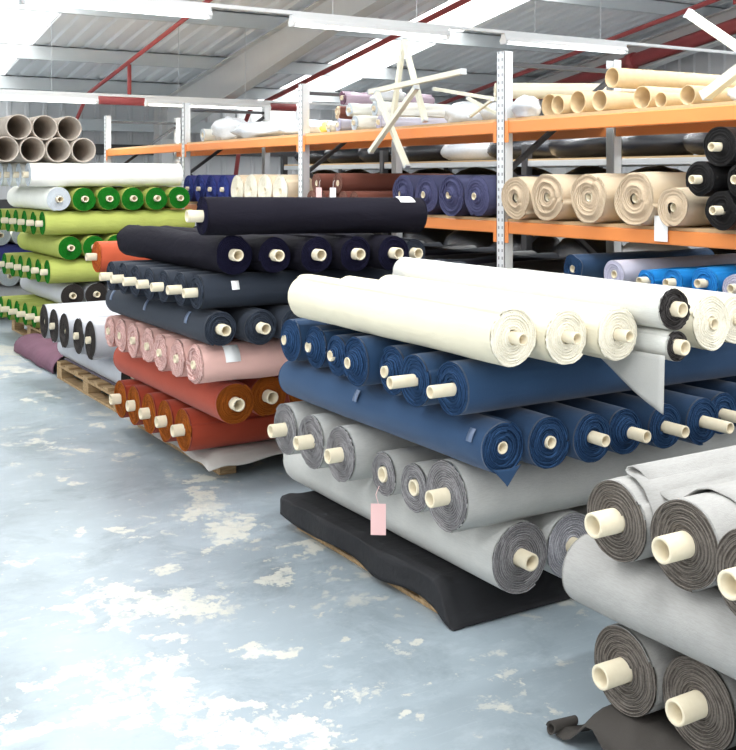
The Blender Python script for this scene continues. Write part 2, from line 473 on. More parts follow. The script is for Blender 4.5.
def patch_on(root, R, ang, x0, x1, arc, mat, name='paper_label', lift=.004, label=None):
    """a slip lying on the curved side of a roll: ang from +y towards +z (local)"""
    V = []; F = []; n = 5
    for i in range(2):
        for j in range(n+1):
            t = ang - arc/2 + arc*j/n; x = x0 if i == 0 else x1
            for rr in (R+lift, R+lift+.0012): V.append((x, rr*cos(t), R+rr*sin(t)))
    def id(i, j, k): return (i*(n+1)+j)*2+k
    for j in range(n):
        F.append((id(0, j, 1), id(1, j, 1), id(1, j+1, 1), id(0, j+1, 1)))
        F.append((id(0, j+1, 0), id(1, j+1, 0), id(1, j, 0), id(0, j, 0)))
    F += [(id(0, j, 0), id(0, j, 1), id(0, j+1, 1), id(0, j+1, 0)) for j in range(n)]
    F += [(id(1, j+1, 0), id(1, j+1, 1), id(1, j, 1), id(1, j, 0)) for j in range(n)]
    o = mesh(name, V, F, mat, root, None, True)
    if label: o['label'] = label
    return o

# ------------------------------------------------------------------ pallets and cloths
def pallet(x0, x1, y0, y1, label, h=.135):
    t = thing('wooden_pallet', label, 'pallet', (x0, y0, 0), 0, 'wooden pallets under the roll stacks')
    W, D = x1-x0, y1-y0
    n = 7
    for i in range(n):
        yy = i*(D-.1)/(n-1)
        MB().box(0, W, yy, yy+.1, h-.02, h, .003).build('deck_board', M['wood'], t)
    for xx in (0, (W-.1)/2, W-.1):
        MB().box(xx, xx+.1, 0, D, h-.04, h-.0205, .003).build('stringer_board', M['wood'], t)
        MB().box(xx, xx+.1, 0, D, 0, .018, .003).build('bottom_board', M['wood'], t)
        for yy in (0, (D-.13)/2, D-.13):
            MB().box(xx, xx+.1, yy, yy+.13, .0185, h-.0405, .004).build('block', M['wood'], t)
    return t

def cloth(name, label, f, nu, nv, mat, th=.004, cat='cloth', group=None):
    """f(u,v)->point, u,v in 0..1 ; a sheet with real thickness"""
    V = []; F = []
    P = [[Vector(f(i/nu, j/nv)) for j in range(nv+1)] for i in range(nu+1)]
    def nrm(i, j):
        a = P[min(i+1, nu)][j]-P[max(i-1, 0)][j]; b = P[i][min(j+1, nv)]-P[i][max(j-1, 0)]
        n = a.cross(b); return n.normalized() if n.length > 1e-9 else Vector((0, 0, 1))
    for s in (0, 1):
        for i in range(nu+1):
            for j in range(nv+1): V.append(tuple(P[i][j]-nrm(i, j)*th*s))
    K = (nu+1)*(nv+1)
    def id(i, j, s): return s*K+i*(nv+1)+j
    for i in range(nu):
        for j in range(nv):
            F.append((id(i, j, 0), id(i+1, j, 0), id(i+1, j+1, 0), id(i, j+1, 0)))
            F.append((id(i, j+1, 1), id(i+1, j+1, 1), id(i+1, j, 1), id(i, j, 1)))
    for i in range(nu):
        F.append((id(i, 0, 0), id(i, 0, 1), id(i+1, 0, 1), id(i+1, 0, 0)))
        F.append((id(i, nv, 0), id(i+1, nv, 0), id(i+1, nv, 1), id(i, nv, 1)))
    for j in range(nv):
        F.append((id(0, j, 0), id(0, j+1, 0), id(0, j+1, 1), id(0, j, 1)))
        F.append((id(nu, j, 0), id(nu, j, 1), id(nu, j+1, 1), id(nu, j+1, 0)))
    o = mesh(name, V, F, mat)
    return tag(o, label, cat, group)

def sm(t): t = max(0, min(1, t)); return t*t*(3-2*t)
def nz(x, y, z=0): return mn.noise(Vector((x, y, z)))
# ================================================================== THE PLACE
def structure(o): o['kind'] = 'structure'; return o

# floor
def floor_mesh():
    xs = [-6+.5*i for i in range(12)] + [.0+.035*i for i in range(100)]; xs = sorted(set(round(x, 3) for x in xs if x <= 3.47)) + [3.6, 4.5, 6, 8, 10, 12, 14]
    ys = [-4, -2, 0, 1] + [1.6+.035*i for i in range(290)] + [12, 13, 15, 17, 19]
    V = []; W = []
    pt = [(x, y, a, b, cos(r), sin(r)) for x, y, a, b, r in FLOOR_PATCHES]
    for y in ys:
        for x in xs:
            V.append((x, y, 0)); v = -.5
            if -.2 < x < 3.5 and 1.5 < y < 11.8:
                wx = x + .16*nz(x*3.1, y*3.1, 1) + .10*nz(x*8, y*8, 2); wy = y + .16*nz(x*3.1, y*3.1, 5) + .10*nz(x*8, y*8, 7)
                for (px, py, a, b, c, sn) in pt:
                    dx = wx-px; dy = wy-py
                    if abs(dx) > .7 or abs(dy) > .7: continue
                    d = sqrt(((dx*c+dy*sn)/a)**2+((-dx*sn+dy*c)/b)**2); v = max(v, 1.15-d)
            W.append((v+1.5)/3)
    nx = len(xs); F = [(j*nx+i, j*nx+i+1, (j+1)*nx+i+1, (j+1)*nx+i) for j in range(len(ys)-1) for i in range(nx-1)]
    o = mesh('floor', V, F, M['floor'], smooth=False)
    a = o.data.attributes.new('worn', 'FLOAT', 'POINT'); a.data.foreach_set('value', W)
    structure(o)
floor_mesh()

SL = .161; Z0 = 5.92
def roofz(y): return Z0 - SL*y
# roof sheet, profiled; skylight strips are their own windows
RX0, RX1, RY0, RY1 = -5.5, 13.3, -3.0, 18.6
SKY = [(-3.3, -2.2), (2.6, 3.72), (8.5, 9.6)]
def profile(x0, x1, name, mat, top=0):
    V = []; F = []; per = .25; xs = []
    x = x0
    pts = []
    n0 = floor(x0/per)
    k = n0
    while k*per < x1+per:
        b = k*per
        pts += [(b, 0), (b+.13, 0), (b+.155, .035), (b+.225, .035)]
        k += 1
    pts = [(max(x0, min(x1, a)), h) for a, h in pts if x0-.06 <= a <= x1+.06]
    ys = [RY0, RY1]
    for y in ys:
        for (a, h) in pts: V.append((a, y, roofz(y)+h+top))
    n = len(pts)
    for i in range(n-1): F.append((i, n+i, n+i+1, i+1))
    for y in ys:
        for (a, h) in pts: V.append((a, y, roofz(y)+h+top+.006))
    for i in range(n-1): F.append((2*n+i, 2*n+i+1, 3*n+i+1, 3*n+i))
    return structure(mesh(name, V, F, mat, smooth=False))
edges = [RX0]
for a, b in SKY: edges += [a, b]
edges.append(RX1)
for i in range(0, len(edges), 2): profile(edges[i], edges[i+1], 'ceiling', M['roofsheet'])
for i, (a, b) in enumerate(SKY):
    structure(mesh('window_%d' % (i+1), [(a-.03, RY0, roofz(RY0)+.02), (b+.03, RY0, roofz(RY0)+.02), (b+.03, RY1, roofz(RY1)+.02), (a-.03, RY1, roofz(RY1)+.02)], [(0, 3, 2, 1)], M['skylight'], smooth=False))
# purlins (Z section) run along x, at the underside of the roof
tn = [0]
def trim(mb, mat, smooth=False):
    tn[0] += 1; return structure(mb.build('trim_%d' % tn[0], mat, None, smooth))
y = 17.9
ys = []
while y > -3: ys.append(y); y -= 2.25
for y in [16.9, 15.15, 13.0, 10.85, 8.7, 6.55, 4.4, 2.25, .1, -2.05]:
    z = roofz(y)-.01; b = MB()
    b.box(RX0, 13.2, y-.004, y+.004, z-.20, z)
    b.box(RX0, 13.2, y-.004, y+.07, z-.012, z)
    b.box(RX0, 13.2, y-.07, y+.004, z-.208, z-.2)
    trim(b, M['purlin'])
# portal rafters: tapered haunch at the eave, I section, with columns
def rafter(xp):
    V = []; F = []
    stn = [(-3, .42), (11.5, .42), (17.2, .66)]
    web = []; 
    b = MB()
    for (ya, da), (yb, db) in zip(stn[:-1], stn[1:]):
        za, zb_ = roofz(ya)-.215, roofz(yb)-.215
        k = len(b.V)
        for xx in (xp-.006, xp+.006):
            b.V += [(xx, ya, za), (xx, yb, zb_), (xx, yb, zb_-db), (xx, ya, za-da)]
        b.F += [(k, k+3, k+2, k+1), (k+4, k+5, k+6, k+7)]
        for (p, q) in (((xp, ya, za), (xp, yb, zb_)), ((xp, ya, za-da), (xp, yb, zb_-db))):
            b.bar(p, q, .20, .016)
    trim(b, M['rafter'])
    b = MB(); zc = roofz(17.4)-.22
    b.box(xp-.1, xp+.1, 17.2, 17.216, 0, zc); b.box(xp-.1, xp+.1, 17.58, 17.596, 0, zc); b.box(xp-.006, xp+.006, 17.216, 17.58, 0, zc)
    trim(b, M['rafter'])
for xp in (6.5, 12.5, .55, -5.3): rafter(xp)
# walls of profiled sheet
def wall(name, horizontal_axis, a0, a1, fixed, zt, lo=0, mat=None):
    V = []; F = []; per = .3; k = floor(a0/per); pts = []
    while k*per < a1:
        b = k*per; pts += [(b, 0), (b+.2, 0), (b+.225, .03), (b+.275, .03)]; k += 1
    pts = [(p, h) for p, h in pts if a0 <= p <= a1]
    for s in (0, 1):
        for zz in (0, 1):
            for (p, h) in pts:
                top = zt(p)
                z = lo if zz == 0 else top
                V.append((p, fixed-h+s*.05, z) if horizontal_axis == 'x' else (fixed-h+s*.05, p, z))
    n = len(pts)
    for i in range(n-1):
        F.append((i, i+1, n+i+1, n+i)); F.append((2*n+i, 3*n+i, 3*n+i+1, 2*n+i+1))
    return structure(mesh(name, V, F, mat or M['wallsheet'], smooth=False))
wall('wall_back', 'x', -6, 13.2, 18.4, lambda p: roofz(18.4))
wall('wall_right', 'y', -3, 18.4, 13.15, lambda p: roofz(p)-.02)
for z in (1.15, 2.1): trim(MB().box(-5, 13, 18.16, 18.33, z-.09, z+.09), M['darksteel'])
trim(MB().box(-5, 13, 18.1, 18.34, 2.42, 2.62), M['purlin'])
trim(MB().box(12.9, 13.1, 3.0, 17.4, 2.9, 3.05), M['purlin'])
for yy in (9.05, 14.4): trim(MB().box(12.78, 13.08, yy-.2, yy+.2, 0, roofz(yy)-.25), M['rafter'])

# ------------------------------------------------------------------ lights
def fixture(x, y, z, length, label, drop):
    t = thing('fluorescent_light', label, 'ceiling light', (x, y, z), 0, 'long fluorescent battens hung from the roof')
    b = MB(); L = length
    # housing with sloped reflector sides
    prof = [(-.03, .07), (.03, .07), (.03, .04), (.06, .0), (.052, -.004), (-.052, -.004), (-.06, .0), (-.03, .04)]
    n = len(prof)
    for xx in (0, L):
        for (a, c) in prof: b.V.append((xx, a, c))
    for i in range(n): j = (i+1) % n; b.F.append((i, j, n+j, n+i))
    b.F.append(tuple(range(n-1, -1, -1))); b.F.append(tuple(n+i for i in range(n)))
    b.build('housing', M['lamp_white'], t)
    for s in (-.024, .024):
        tb = MB().tube([(.04, s, -.017), (L-.04, s, -.017)], .011, 8); tb.build('lamp_tube', M['lit'], t, True)
    for e in (0, L-.03): MB().box(e, e+.03, -.045, .045, -.032, -.0045).build('end_cap', M['lamp_white'], t)
    for f in (.26, .8): MB().tube([(L*f, .026, .069), (L*f, .026, drop)], .004, 6).build('suspension_rod', M['galv'], t)
    ld = bpy.data.lights.new('lamp_glow', 'AREA'); ld.shape = 'RECTANGLE'; ld.size = L-.1; ld.size_y = .12; ld.energy = LAMP; ld.color = (.95, .98, 1)
    lo = bpy.data.objects.new('lamp_glow', ld); COL.objects.link(lo); lo.parent = t; lo.location = (L/2, 0, -.04)
    return t
LAMP = 42
# row over the middle of the racks (y = 8.27), a farther row (y = 13)
def rowz(y): return {8.27: 2.96, 13.0: 2.55}.get(y, 3.3)
for (x, y, L, lab) in [(4.26, 8.27, 1.68, 'fluorescent batten in the centre, above the trestle legs'), (6.62, 8.27, 1.66, 'fluorescent batten at right, above the cardboard tubes'), (1.95, 8.27, 1.55, 'fluorescent batten cut by the top edge, upper left'),
        (1.2, 13.0, 2.8, 'long white fluorescent batten above the grey cardboard tubes at left'), (4.62, 13.0, 1.75, 'distant fluorescent batten behind the left end of the rack')]:
    fixture(x, y, rowz(y), L, lab, roofz(y)-.035-rowz(y))
for (x, y) in [(-2.5, 4), (0, 4), (2.5, 4), (5, 4), (7.5, 4), (-2.5, .3), (0, .3), (2.5, .3), (5, .3), (-1, 8.27), (-1.5, 13.0)]:  # extra battens out of view, added to give soft overhead light
    fixture(x, y, rowz(y) if y > 5 else 3.5, 1.75, 'added unseen fluorescent batten overhead outside the picture, for soft lighting', roofz(y)-.035-(rowz(y) if y > 5 else 3.5))
for (y, a, b, lab) in [(8.27, 1.0, 11.9, 'thin steel cable tray running above the near row of lights'), (13.0, .8, 9.0, 'white cable tray running above the far row of lights')]:
    z = rowz(y)+.072
    tag(MB().box(a, b, y-.022, y+.022, z, z+.03).build('cable_tray', M['lamp_white']), lab, 'cable tray')

# ------------------------------------------------------------------ red pipes
def ry(y, x, d): return (x, y, roofz(y)-d)
p = MB().tube([ry(6, 4.95, .32), ry(16.6, 4.95, .32), (4.95, 17.3, 2.5), (4.95, 17.4, 1.2)], .03, 10)
tag(p.build('sprinkler_pipe', M['redpaint'], None, True), 'thin red pipe sloping down the roof at left', 'pipe')
p = MB().tube([ry(4, 8.05, .33), ry(17.2, 8.05, .33), (8.05, 17.6, 2.4), (8.05, 17.9, 1.4)], .04, 10)
tag(p.build('sprinkler_pipe', M['redpaint'], None, True), 'thin dark red pipe sloping under the centre skylight', 'pipe')
p = MB().tube([ry(2, 12.45, .48), ry(17.2, 12.45, .48)], .11, 14)
for yy in (8.4, 12.2): p.tube([ry(yy, 12.45, .48), ry(yy+.14, 12.45, .48)], .135, 14)
tag(p.build('sprinkler_main', M['redpaint'], None, True), 'thick red sprinkler main sloping along the right wall', 'pipe')
p = MB().tube([ry(2, 11.4, .36), ry(17.0, 11.4, .36)], .035, 10)
for yy in (7.0, 9.4, 11.8): p.tube([ry(yy, 11.4, .36), ry(yy, 11.4, .52)], .02, 8)
tag(p.build('sprinkler_pipe', M['redpaint'], None, True), 'thin red pipe running beside the thick red main', 'pipe')
p = MB().tube([(4.4, 14.6, 2.69), (7.6, 14.6, 2.69)], .06, 12)
p.tube([(4.95, 14.6, 2.69), (4.95, 14.6, roofz(14.6)-.36)], .03, 8)
tag(p.build('sprinkler_pipe', M['redpaint'], None, True), 'level red pipe under the far row of lights', 'pipe')

# ------------------------------------------------------------------ pallet racking
PY = [2.68, 5.48, 8.29, 11.07, 13.86]
XF, XR = 4.4, 5.38
rack = thing('pallet_rack', 'long orange and white steel storage rack behind the roll stacks', 'storage rack', (XF, PY[0], 0))
def rk(mb, name, mat, smooth=False):
    mb.V = [(a-XF, b-PY[0], c) for a, b, c in mb.V]; return mb.build(name, mat, rack, smooth)
for y in PY:
    for x in (XF, XR):
        s = 1 if x == XF else -1
        b = MB()
        xa = x-.035
        # C section: face + two returns
        b.V = []; 
        b.box(-.035 if s > 0 else .031, -.031 if s > 0 else .035, -.04, .04, 0, 2.43)
        b.box(-.035, .035, -.04, -.036, 0, 2.43); b.box(-.035, .035, .036, .04, 0, 2.43)
        b.box(-.05, .05, -.06, .06, 0, .006)
        o = b.build('upright', M['upright'], rack); o.location = (x-XF, y-PY[0], 0)
    zz = [.25, .95, 1.65, 2.3]
    for i in range(3):
        a, c = (XF+.03, XR-.03) if i % 2 == 0 else (XR-.03, XF+.03)
        rk(MB().bar((a, y, zz[i]), (c, y, zz[i+1]), .035, .03), 'brace', M['darksteel'])
    for z in (.2, 2.35): rk(MB().bar((XF+.03, y, z), (XR-.03, y, z), .035, .03), 'brace', M['darksteel'])
LEV = [(.70, .78), (1.238, 1.315), (1.892, 1.972)]
for i in range(4):
    a, c = PY[i]+.042, PY[i+1]-.042
    for (z0, z1) in LEV:
        for x in (XF, XR):
            rk(MB().box(x-.028, x+.028, a, c, z0, z1, .006), 'beam', M['orangepaint'])
            if x == XF:
                for e in (a, c-.035): rk(MB().box(x-.034, x-.0285, e, e+.035, z0-.06, z1), 'beam_connector', M['orangepaint'])
        rk(MB().box(XF-.01, XR+.03, a, c, z1+.001, z1+.019), 'shelf_deck', M['chip'])
DZ = [.80, 1.335, 1.992]

# ================================================================== STACK 1 (centre, on black cloth)
pallet(2.245, 3.75, 3.18, 4.30, 'wooden pallet under the black cloth and grey and blue rolls')
def black_cloth(u, v):
    y = 3.03 + v*1.32
    T = .142 - .134*(1-sm((y-3.03)/.12))
    xe = 2.195 + .012*nz(y*5, 1) + .02*(1-v)
    f = T/.142
    low = .088 + .014*sin(y*11) + .02*(1-v)
    if u < .1: return (xe-.004+.006*sin(y*14), y, max(.006, T - low*(1-u/.1)*f))
    q = (u-.1)/.9
    x = xe + q**1.4*(3.9-xe)
    z = T - .010*(1-sm((x-xe)/.05))
    z += .010*abs(nz(x*4, y*3, 3)) *(1-sm((x-2.24)/.06)) + .006*(1+sin(y*13+x*9))*(1-sm((x-2.2)/.10))*f
    # soft ridge running from the front corner back along the edge
    z += .016*sm((3.5-y)/.3)*math.exp(-((x-2.235)/.025)**2)*f
    return (x, y, max(z, .006))
cloth('drape_cloth', 'black cloth spread over the pallet under the centre grey rolls', black_cloth, 70, 60, M['blackcloth'], .003)
G = 'roll stack in the centre'
zb = .143
row('grey', 'B', [(2.398, 2.896, .125), (2.645, 2.905, .12, dict(style='lightgrey', prot=.10))] + [(2.645+.242*i, 2.92, .12) for i in range(1, 5)], zb,
    'light grey roll lying on black cloth, %s from the left in bottom layer', 'bottom grey rolls on the black cloth', L=1.60, Rc=.032, prot=.06, fray=.004)
zb = .3935
l2 = row('grey', 'A', [(2.115, 2.950, .120, dict(prot=.07)), (2.135, 3.18, .088, dict(prot=.004)), (2.14, 3.395, .084, dict(prot=.006)), (2.096, 3.64, .111, dict(prot=.06)), (2.094, 3.883, .112, dict(prot=.065)), (2.10, 4.135, .110, dict(prot=.07))], zb,
    'grey roll facing left below blue rolls, %s from the near corner', 'grey rolls facing left below the blue rolls', L=1.65, Rc=.030, fray=.003)
zb = .634
l3 = row('navy', 'B', [(2.172, 2.714, .088, dict(prot=.0)), (2.350, 2.69, .089, dict(prot=.01)), (2.528, 2.672, .086, dict(prot=.06)), (2.698, 2.69, .082, dict(prot=.10, cone=(.03, .6))), (2.864, 2.66, .082, dict(prot=.09)), (3.034, 2.64, .085, dict(prot=.12)), (3.21, 2.70, .08, dict(prot=.10)), (3.385, 2.70, .083), (3.56, 2.70, .083)], zb,
    'blue roll facing right above light grey roll, %s from the left', 'blue rolls facing right in the centre stack', L=1.46, Rc=.022, prot=.05, jit=.005, pitch=.010)
zb = .8125
l4 = row('navy', 'A', [(2.053, 2.836, .091, dict(prot=.085)), (2.035, 3.027, .093, dict(prot=.10)), (2.068, 3.222, .090, dict(prot=.036, cone=(.035, .55))), (2.035, 3.425, .095, dict(prot=.042, cone=(.032, .62))), (2.09, 3.66, .083, dict(prot=.032, cone=(.032, .62))), (2.10, 3.86, .09, dict(prot=.042, cone=(.035, .72))), (2.085, 4.055, .094, dict(prot=.034, cone=(.035, .65)))], zb,
    'blue roll facing left under the cream rolls, %s from near corner', 'blue rolls facing left under the cream rolls', L=1.75, Rc=.022, jit=.006, pitch=.011)
zb = 1.003
l5 = row('cream', 'B', [(2.129, 2.61, .094), (2.314, 2.566, .089), (2.490, 2.515, .088)], zb,
    'cream roll on top of the blue rolls, %s from the left', 'cream rolls on top of the centre stack', L=1.38, Rc=.021, prot=.05, fray=.004, pitch=.009)
roll('offwhite', 'B', 2.645, 2.41, zb, .051, 1.55, .026, .035, 'small pale roll with dark end and hanging flap, beside cream rolls', G, endstyle='dark', jit=.007)
roll('offwhite', 'B', 2.634, 2.41, zb+.104, .070, 1.58, .026, .035, 'long pale roll with dark frayed end above the cream rolls', G, endstyle='dark', jit=.008, fray=.006)
roll('cream', 'B', 2.905, 2.49, zb, .097, 1.45, .022, .012, 'cream roll right of the two dark-ended pale rolls', G, wrk=.01)
roll('cream', 'B', 3.115, 2.56, zb, .088, 1.45, .022, .01, 'white roll at right edge, under the bright blue rolls', G, wrk=.01)
roll('grey', 'B', 3.30, 2.60, zb, .08, 1.45, .022, .01, 'pale grey roll partly past the right edge, top of centre stack', G)
# hanging flap of the small pale roll
def flap(u, v):
    y = 2.405+u*.36; top = 1.03; dep = .180*(1-u)**.9+.008
    x = 2.582 - .008*sin(u*6)-.006*v
    if y > 2.70: x = 2.582
    return (x, y, top-dep*v)
o = cloth('hanging_flap', 'pale grey fabric corner hanging over the blue roll, below cream rolls', flap, 14, 10, M['grey'], .003, 'fabric flap')
# blue corner hanging below the first blue roll, loose corner
def corner(u, v):
    w = (1-v)
    x = 2.125+u*.12*w+.06*v; z = .652-.055*v + .03*(u-.5)**2*w
    return (x, 2.712-.004*v, z)
o = cloth('fabric_corner', None, corner, 8, 6, M['navy'], .003, None)
bpy.context.view_layer.update()
o.parent = l3[0]; o.matrix_parent_inverse = l3[0].matrix_world.inverted()
o['label'] = 'loose blue corner hanging from the roll end'
# hanging pink ticket
tk = thing('paper_tag', 'pink paper ticket hanging on a string in front of grey rolls', 'paper tag', (2.06, 3.30, .405), .95)
b = MB(); b.box(-.0012, 0, -.028, .028, -.115, 0); b.build('ticket', M['pinkpaper'], tk)
MB().tube([(0, 0, 0), (.01, .01, .03), (.05, .0, .05)], .0012, 5).build('string', M['pinkpaper'], tk)
tag(tk, None)
for (xx, w) in ((.55, .10), (1.28, .05)): patch_on(l3[0], .088, .45, xx-.5, xx-.5+.03, .5, M['tape'], 'tape_strip')

# ================================================================== STACK 0 (front right)
pallet(2.13, 3.6, .55, 2.13, 'wooden pallet under the nearest grey rolls at right')
def dark_cloth(u, v):
    x = 2.03+u*1.35; y = .5+v*1.80; z = .142
    ex = 2.11-x
    if ex > 0: z -= .095*sm(ex/.08)*(1-.65*sm((y-2.08)/.1))
    ey = y-2.145
    if ey > 0: z -= (z-.014)*sm(ey/.13)
    if ey > 0 and ex > 0:
        z += .012*sin(ex*40)
    z += .006*nz(x*6, y*6, 5)*(ex > 0 or ey > 0)
    return (x, y, max(z, .008))
cloth('drape_cloth', 'dark taupe cloth hanging off the front right pallet', dark_cloth, 40, 60, M['darkcloth'], .004)
b = MB()
V = []
# curled selvedge at the corner: a rolled tube of the same cloth
def curl(u, v):
    a = v*2*pi*1.35; r = (.017-.006*v)*(1-.3*u)
    return (2.025+.09*u+.004*sin(a), 2.315-.004*u+r*cos(a), .026+r*sin(a))
cloth('cloth_curl', 'rolled edge of dark cloth lying on floor by front pallet', curl, 16, 24, M['darkcloth'], .003)
zb = .146
row('taupe', 'A', [(2.093, 2.097, .117), (2.118, 1.860, .118), (2.11, 1.62, .118), (2.11, 1.38, .118), (2.11, 1.14, .118), (2.11, .90, .118)], zb,
    'taupe roll in bottom layer at front right, %s from the back', 'taupe rolls in the bottom layer at front right', L=1.5, Rc=.034, prot=.085, pitch=.007)
zb = .384
row('taupe', 'B', [(2.125, .62, .1), (2.33, .62, .1), (2.535, .62, .1), (2.74, .62, .1), (2.945, .62, .1), (3.15, .62, .1), (3.355, .62, .1)], zb,
    'long grey roll crossing between taupe layers at right, %s from the left', 'long grey rolls between the taupe layers', L=1.65, Rc=.032, prot=.05)
zb = .586
t3 = row('taupe', 'A', [(2.019, 2.052, .108), (2.023, 1.820, .112), (1.985, 1.587, .112), (2.0, 1.35, .112), (2.0, 1.12, .112), (2.0, .89, .112)], zb,
    'taupe roll in top layer at front right, %s from the back', 'taupe rolls in the top layer at front right', L=1.6, Rc=.034, prot=.08, pitch=.007)
# loose outer layer lying over the first two top rolls, doubled back into a fold
prof = [(1.745, .790), (1.775, .806), (1.83, .817), (1.87, .806), (1.905, .778), (1.935, .756), (1.965, .768), (2.0, .795), (2.03, .819), (2.052, .828), (2.066, .824), (2.068, .813), (2.055, .806), (2.02, .804), (1.985, .785), (1.955, .745), (1.942, .715)]
def loose(u, v):
    q = v*(len(prof)-1); k = min(int(q), len(prof)-2); f = q-k
    y = prof[k][0]*(1-f)+prof[k+1][0]*f; z = prof[k][1]*(1-f)+prof[k+1][1]*f
    x = 2.045 + .02*sin(v*3) + u*1.45 + (.10*(1-v)**2)*(1-u)
    return (x, y + .006*nz(x*3, v*3)*u, z+.002 )
o = cloth('loose_layer', None, loose, 24, 60, M['taupe'], .003, None)
bpy.context.view_layer.update(); o.parent = t3[0]; o.matrix_parent_inverse = t3[0].matrix_world.inverted()
o['label'] = 'loose grey layer folded back over the roll'

# ================================================================== STACK 2 (rust, pink, charcoal, ink)
pallet(2.29, 3.7, 5.28, 6.6, 'wooden pallet under the rust red rolls', )
def grey_cloth(u, v):
    x = 2.17+u*1.45; y = 5.14+v*1.5; z = .142
    ex = 2.28-x
    if ex > 0: z -= .045*sm(ex/.12)+.010*sin(y*12)*sm(ex/.1)
    ey = 5.26-y
    if ey > 0: z -= .045*sm(ey/.12)+.014*sin(x*14)*sm(ey/.1)
    return (x, y, z)
cloth('drape_cloth', 'light grey cloth under the rust red rolls, edge over pallet', grey_cloth, 40, 40, M['greycloth'], .004)
zb = .143
row('rust', 'A', [(2.104, 5.337, .115, dict(prot=.06)), (2.092, 5.573, .116, dict(prot=.05)), (2.085, 5.815, .116, dict(prot=.05)), (2.08, 6.055, .116, dict(prot=.04)), (2.075, 6.29, .115, dict(prot=.055))], zb,
    'rust roll with ochre end in the bottom row, %s from near corner', 'rust red rolls in the bottom row', L=1.6, Rc=.033, pitch=.009)
zb = .3725
row('rust', 'B', [(2.185, 4.848, .1055), (2.405, 4.92, .1055), (2.625, 4.92, .1055), (2.845, 4.92, .1055), (3.065, 4.92, .1055), (3.285, 4.92, .1055)], zb,
    'long rust roll between bottom row and pink rolls, %s from the left', 'long rust rolls below the pink rolls', L=1.60, Rc=.034, prot=.05, pitch=.009)
zb = .584
pk = row('pink', 'A', [(1.985, 4.878, .1), (1.98, 5.10, .098), (1.973, 5.325, .098), (1.99, 5.56, .098), (1.99, 5.80, .098), (1.995, 6.03, .096), (1.998, 6.255, .095)], zb,
    'pale pink roll above the rust rolls, %s from near corner', 'pale pink rolls above the rust rolls', L=1.6, Rc=.022, prot=.015, pitch=.013, jit=.010, fray=.006, wrk=.012, oval=.05)
patch_on(pk[0], .100, 2.55, .12, .20, .9, M['paper'], 'paper_label', label='white paper label on the pink side')
zb = .7845
c4 = row('charcoal', 'B', [(2.060, 4.732, .086), (2.245, 4.68, .087), (2.432, 4.65, .087), (2.62, 4.66, .087), (2.81, 4.66, .087), (3.0, 4.66, .087)], zb,
    'charcoal blue roll facing right above the pink rolls, %s from left', 'charcoal rolls facing right above the pink rolls', L=1.53, Rc=.028, prot=.06)
for k in (.22, .82, 1.40): patch_on(c4[0], .086, .45, k, k+.035, .7, M['tape'], 'tape_strip')
zb = .9595
c5 = row('charcoal', 'A', [(1.964, 4.812, .086), (1.949, 4.987, .086), (1.93, 5.162, .086), (1.915, 5.337, .086), (1.90, 5.512, .086), (1.89, 5.687, .086), (1.883, 5.862, .086)], zb,
    'charcoal blue roll facing left below dark navy rolls, %s from corner', 'charcoal rolls facing left in the second stack', L=1.6, Rc=.024, prot=.065, pitch=.012, jit=.006)
patch_on(c5[0], .086, 2.75, .15, .19, .5, M['paper'], 'paper_label', label='white printed sticker on the charcoal side')
zb = 1.1315
k6 = row('ink', 'B', [(2.122, 4.719, .0965, dict(wrk=.014)), (2.318, 4.67, .09), (2.512, 4.60, .09), (2.706, 4.55, .09), (2.90, 4.50, .09), (3.10, 4.62, .075, dict(style='charcoal', label='small charcoal roll at the right end of the dark navy row'))], zb,
    'dark navy roll facing right under the topmost roll, %s from left', 'dark navy rolls in a row under the topmost roll', L=1.50, Rc=.03, prot=.05, wrk=.007, jit=.004)
r7 = roll('ink', 'A', 1.955, 4.72, 1.325, .093, 1.20, 0.030, .075, 'dark navy roll alone on top of the second stack', 'topmost roll', wrk=.008, tilt=.012, yaw=-.06, jit=.002)
patch_on(r7, .093, 2.0, 1.05, 1.14, .7, M['paper'], 'paper_label', label='white paper label on the dark navy side')

# ================================================================== STACK 3a (silver grey) and orange roll
pallet(2.30, 3.75, 7.0, 8.55, 'wooden pallet under the silver grey rolls')
def pcloth(u, v):
    x = 2.37+u*1.35; y = 6.95+v*1.65; z = .142; ex = 2.40-x
    if ex > 0: z -= .001*sm(ex/.03)
    return (x, y, z)
cloth('drape_cloth', 'greyish purple cloth on the pallet under silver rolls', pcloth, 30, 30, M['purplecloth'], .004)
zb = .148
row('silver', 'B', [(2.42+.205*i, 7.02, .10) for i in range(6)], zb, 'silver roll in the bottom layer beside rust rolls, %s from left', 'silver rolls in the bottom layer', L=1.6, detail=1)
zb = .35
row('silver', 'A', [(2.173, 7.225, .134, dict(prot=.03)), (2.164, 7.488, .131, dict(prot=.03)), (2.145, 7.77, .131, dict(prot=-.01)), (2.15, 8.07, .132, dict(prot=.03)), (2.15, 8.365, .132, dict(prot=-.01))], zb,
    'silver roll with dark brown end behind rust stack, %s from near', 'large silver rolls with dark ends', L=1.6, Rc=.026, pitch=.012)
zb = .616
row('charcoal', 'A', [(2.48, 7.10, .085), (2.5, 7.28, .085)], zb, 'charcoal roll hidden under the burnt orange roll, %s from near', 'rolls under the burnt orange roll', L=1.4, detail=1)
row('charcoal', 'A', [(2.48, 7.10, .085), (2.5, 7.28, .085)], zb+.172, 'charcoal roll in the layer touching the orange roll, %s from near', 'rolls under the burnt orange roll', L=1.4, detail=1)
roll('orange', 'A', 2.17, 7.08, zb+.345, .107, 1.5, .026, .07, 'burnt orange roll between the green stack and dark navy rolls', 'orange roll')

